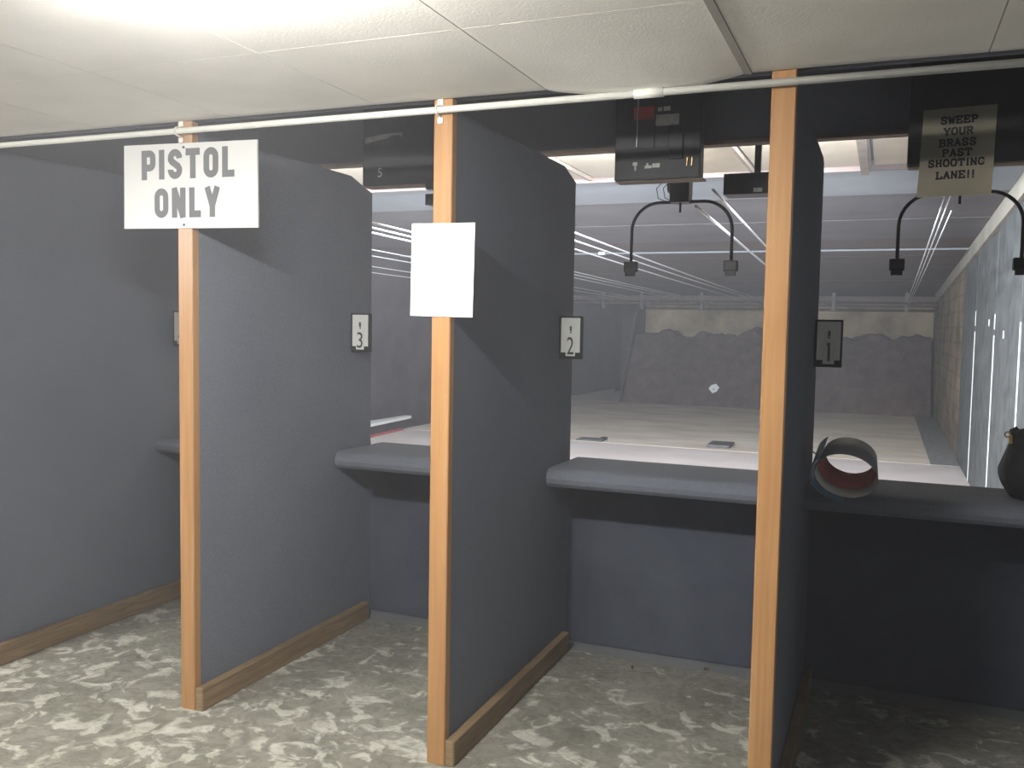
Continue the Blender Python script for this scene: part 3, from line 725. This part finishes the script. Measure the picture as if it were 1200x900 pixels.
part('lower_pipe', tube([(-4.7, YB + 0.07, ZB - 0.02), (XR - 0.02, YB + 0.07, ZB - 0.02)], 0.03, 8), BROWNSTEEL, t)
for x in (-4.0, -3.2, -2.0, -0.7, 0.45, 1.7):
    part('beam_bracket', box((x - 0.03, YB, ZB - 0.14), (x + 0.03, YB + 0.14, rz(YB) + 0.012)), DARKMETAL, t)
t = thing('cross_conduit', 'thin pale conduit fixed under the grey steel ceiling across the lanes', 'pipe', (-1, 8.4, rz(8.4)))
part('pipe', tube([(-4.9, 8.4, rz(8.4) - 0.02), (XR - 0.06, 8.4, rz(8.4) - 0.02)], 0.011, 8), STEELCEIL, t)
for x in (-2.7, -2.0, 0.4): part('clamp', box((x - 0.04, 8.37, rz(8.4) - 0.038), (x + 0.04, 8.43, rz(8.4) - 0.002)), STEEL, t)

# ------------------------------------------------------------------ bullet trap at the back
bm = bmesh.new(); nx, ny = 150, 40; gv = []
from mathutils import noise as mn
for j in range(ny + 1):
    row = []
    for i in range(nx + 1):
        x = -3.50 + (XR - 0.06 + 3.50) * i / nx; v = j / ny
        y = 15.05 + 1.6 * v
        h = min(1.0, v / 0.62)
        z = 1.40 * h ** 0.9
        z += 0.10 * mn.noise(Vector((x * 1.5, y * 1.5, 3))) * min(1, v * 6) + 0.045 * mn.noise(Vector((x * 6, y * 6, 1))) * min(1, v * 10 + .2) + 0.02 * mn.noise(Vector((x * 17, y * 17, 5)))
        if v >= 0.62: z += 0.14 * mn.noise(Vector((x * 2.2, 7, 9))) + 0.10 * mn.noise(Vector((x * 5, 2, 4)))
        row.append(bm.verts.new((x, y + 0.05 * mn.noise(Vector((x * 3, 0, 0))), max(z, 0.0 if j == 0 else 0.005))))
    gv.append(row)
for j in range(ny):
    for i in range(nx): bm.faces.new((gv[j][i], gv[j][i + 1], gv[j + 1][i + 1], gv[j + 1][i]))
o = obj('rubber_berm', bm, RUBBER)
tag(o, 'dark bank of chopped rubber at the back of the range', 'bullet trap', kind='stuff')
struct('wall_trap_back', box((-3.50, 16.80, 0), (XR, 16.9, 2.45)), BACKWALL)
t = thing('trap_side_plate', 'dark slanted steel plate closing the left end of the rubber bank', 'plate', (-3.53, 15, 0))
part('plate', prism([(14.95, 0.0), (16.12, 1.84), (18.15, 1.84), (18.15, 0.0)], 0, -3.56, -3.52), DARKWALL, t)
part('edge_bar', tube([(-3.54, 15.6, 1.02), (-3.54, 16.12, 1.84)], 0.025, 6), DARKMETAL, t)
t = thing('target_scrap', 'small white paper scrap lying on the dark rubber bank', 'paper', (-1.70, 15.3, 0.30))
bm = bmesh.new(); pl = [(-0.10, 0.0), (-0.02, -0.09), (0.06, -0.05), (0.11, 0.03), (0.04, 0.10), (-0.05, 0.07)]
add_prism(bm, [(-1.695 + a, 0.345 + b) for a, b in pl], 1, 15.13, 15.145)
part('torn_sheet', bm, SCRAP, t)
bm = bmesh.new(); add_prism(bm, [(-1.71, 0.33), (-1.69, 0.325), (-1.685, 0.35), (-1.70, 0.36)], 1, 15.125, 15.13)
part('print_mark', bm, DARKMETAL, t)

# ------------------------------------------------------------------ loose things on the range floor
t = thing('floor_plate', 'small dark plate on the range floor left of the nearest post', 'plate', (-0.56, 9.15, 0.02))
part('plate', box((-0.71, 8.95, 0.003), (-0.42, 9.40, 0.04), 0.008), DARKMETAL, t)
t = thing('floor_plate', 'pale grey plate on the range floor right of the number 2 divider', 'plate', (-2.2, 8.9, 0.02))
part('plate', box((-2.42, 8.78, 0.003), (-2.06, 9.05, 0.02), 0.004), PANEL, t)
part('dark_end', box((-2.12, 8.80, 0.02), (-2.05, 9.02, 0.045), 0.004), BLACK, t)
t = thing('low_trough', 'low trough with white lid and dark side by the left range wall', 'trough', (-5.0, 7.6, 0))
bm = bmesh.new(); add_prism(bm, [(-5.14, 4.6), (-4.80, 4.6), (-5.00, 8.75), (-5.09, 8.75)], 2, 0.03, 0.15); part('dark_side', bm, DARKWALL, t)
bm = bmesh.new(); add_prism(bm, [(-5.30, 4.5), (-4.74, 4.5), (-4.96, 8.85), (-5.06, 8.85)], 2, 0.15, 0.19); part('white_lid', bm, WHITESTRIP, t)
bm = bmesh.new(); add_prism(bm, [(-5.14, 4.6), (-4.77, 4.6), (-4.96, 8.6), (-5.09, 8.6)], 2, 0.0, 0.03); part('red_foot_board', bm, RINGRED, t)
for i, (x, y, a) in enumerate(((0.672, 1.30, 0.4), (0.364, 1.161, 1.9))):
    t = thing('spent_casing', ('tiny spent brass casing on bare concrete beside the nearest post', 'tiny spent brass casing on the floor beside the number 2 divider')[i], 'casing', (x, y, 0), 'spent casings')
    z = 0.001 if i == 0 else 0.006
    d = Vector((math.cos(a), math.sin(a), 0)); c = Vector((x, y, z + 0.001))
    part('case', tube([c - d * 0.011, c + d * 0.010], 0.0055, 10), BRASS, t, False)
    part('rim', tube([c - d * 0.0125, c - d * 0.011], 0.006, 10), BRASS, t)

# ------------------------------------------------------------------ face shield hanging on the divider
C0 = Vector((1.2435, 0.85, 0.9975)); ax = Vector((0.10, 0.80, 0.59)).normalized()
e1 = (Vector((1, 0, 0)) - ax * ax.x).normalized(); e2 = ax.cross(e1).normalized()
if e2.z < 0: e2 = -e2
def ring_bm(r0, r1, l0, l1, th, a0=0, a1=360, n=48):
    """band along the axis from l0 to l1 with radii r0 to r1"""
    bm = bmesh.new(); full = a1 - a0 >= 360; k_ = n if full else n + 1; rows = []
    for k in range(k_):
        a = math.radians(a0 + (a1 - a0) * k / n); d = e1 * math.cos(a) + e2 * math.sin(a)
        rows.append([bm.verts.new(C0 + d * r0 + ax * l0), bm.verts.new(C0 + d * r1 + ax * l1), bm.verts.new(C0 + d * (r1 - th) + ax * l1), bm.verts.new(C0 + d * (r0 - th) + ax * l0)])
    for i in range(n):
        a, b = rows[i], rows[(i + 1) % k_]
        for q in range(4): bm.faces.new((a[q], a[(q + 1) % 4], b[(q + 1) % 4], b[q]))
    if not full:
        bm.faces.new(rows[0]); bm.faces.new(rows[-1][::-1])
    return bm
t = thing('face_shield', 'face shield with white and red headband loop hanging beside the nearest post', 'face shield', tuple(C0))
R0, R1, L = 0.116, 0.097, 0.112
part('headband', ring_bm(R0, R1, 0, L, 0.003), RINGGREY, t, True)
part('white_lining', ring_bm(R0 - 0.0035, R0 - 0.0035 - (R0 - R1) * 0.34, -0.001, L * 0.34, 0.002, 175, 365), RINGWHITE, t, True)
part('red_pad', ring_bm(R0 - 0.0035 - (R0 - R1) * 0.34, R1 - 0.0035, L * 0.34, L * 0.98, 0.004, 172, 368), RINGRED, t, True)
part('visor', ring_bm(R0 + 0.012, R0 + 0.006, -0.012, L - 0.004, 0.0015, 132, 268), VISOR, t, True)
part('visor_rim', ring_bm(R0 + 0.0135, R0 + 0.0135, -0.016, -0.008, 0.004, 150, 268), VISOR, t, True)
part('hook', tube([(1.0955, 0.92, 1.075), (1.115, 0.92, 1.075), (1.14, 0.915, 1.06)], 0.003, 6), RINGGREY, t)

# ------------------------------------------------------------------ black bag on the shelf
t = thing('range_bag', 'black drawstring pouch with brass clip on the shelf at right edge', 'bag', (1.93, 1.20, 0.908))
bm = bmesh.new(); nu, nv = 28, 18; rows = []
for j in range(nv + 1):
    v = j / nv; z = 0.9116 + 0.262 * v
    rr = (0.085 + 0.085 * math.sin(math.pi * min(1, (v + 0.05) * 0.98)) ** 0.8 - 0.03 * v) if v < 0.9 else 0.10 + 0.014 * ((j % 2) * 2 - 1)
    rr = (0.118 + 0.050 * math.sin(math.pi / 2 * min(1, v / 0.42)) - 0.045 * max(0, v - 0.42) / 0.58) if v < 0.9 else 0.125 + 0.012 * ((j % 2) * 2 - 1)
    row = []
    for i in range(nu):
        a = 2 * math.pi * i / nu
        k = rr * (1 + 0.05 * math.sin(5 * a + 3 * v) + 0.03 * math.sin(9 * a) * v)
        row.append(bm.verts.new((1.955 + k * math.cos(a), 1.21 + 0.75 * k * math.sin(a), z + (0.012 * math.sin(7 * a) if v > 0.85 else 0))))
    rows.append(row)
for j in range(nv):
    for i in range(nu): bm.faces.new((rows[j][i], rows[j][(i + 1) % nu], rows[j + 1][(i + 1) % nu], rows[j + 1][i]))
bm.faces.new(rows[0][::-1]); bm.faces.new(rows[-1])
part('pouch', bm, BAG, t, True)
part('drawstring', tube([(1.955 + 0.128 * math.cos(2 * math.pi * k / 24), 1.21 + 0.097 * math.sin(2 * math.pi * k / 24), 1.135) for k in range(25)], 0.005, 6), BLACKPL, t, True)
part('brass_clip', box((1.812, 1.135, 1.125), (1.826, 1.143, 1.158), 0.003), BRASS, t)
part('clip_loop', tube([(1.808 + 0.010 * math.cos(2 * math.pi * k / 12), 1.138, 1.16 + 0.010 * math.sin(2 * math.pi * k / 12)) for k in range(13)], 0.003, 6), BRASS, t)
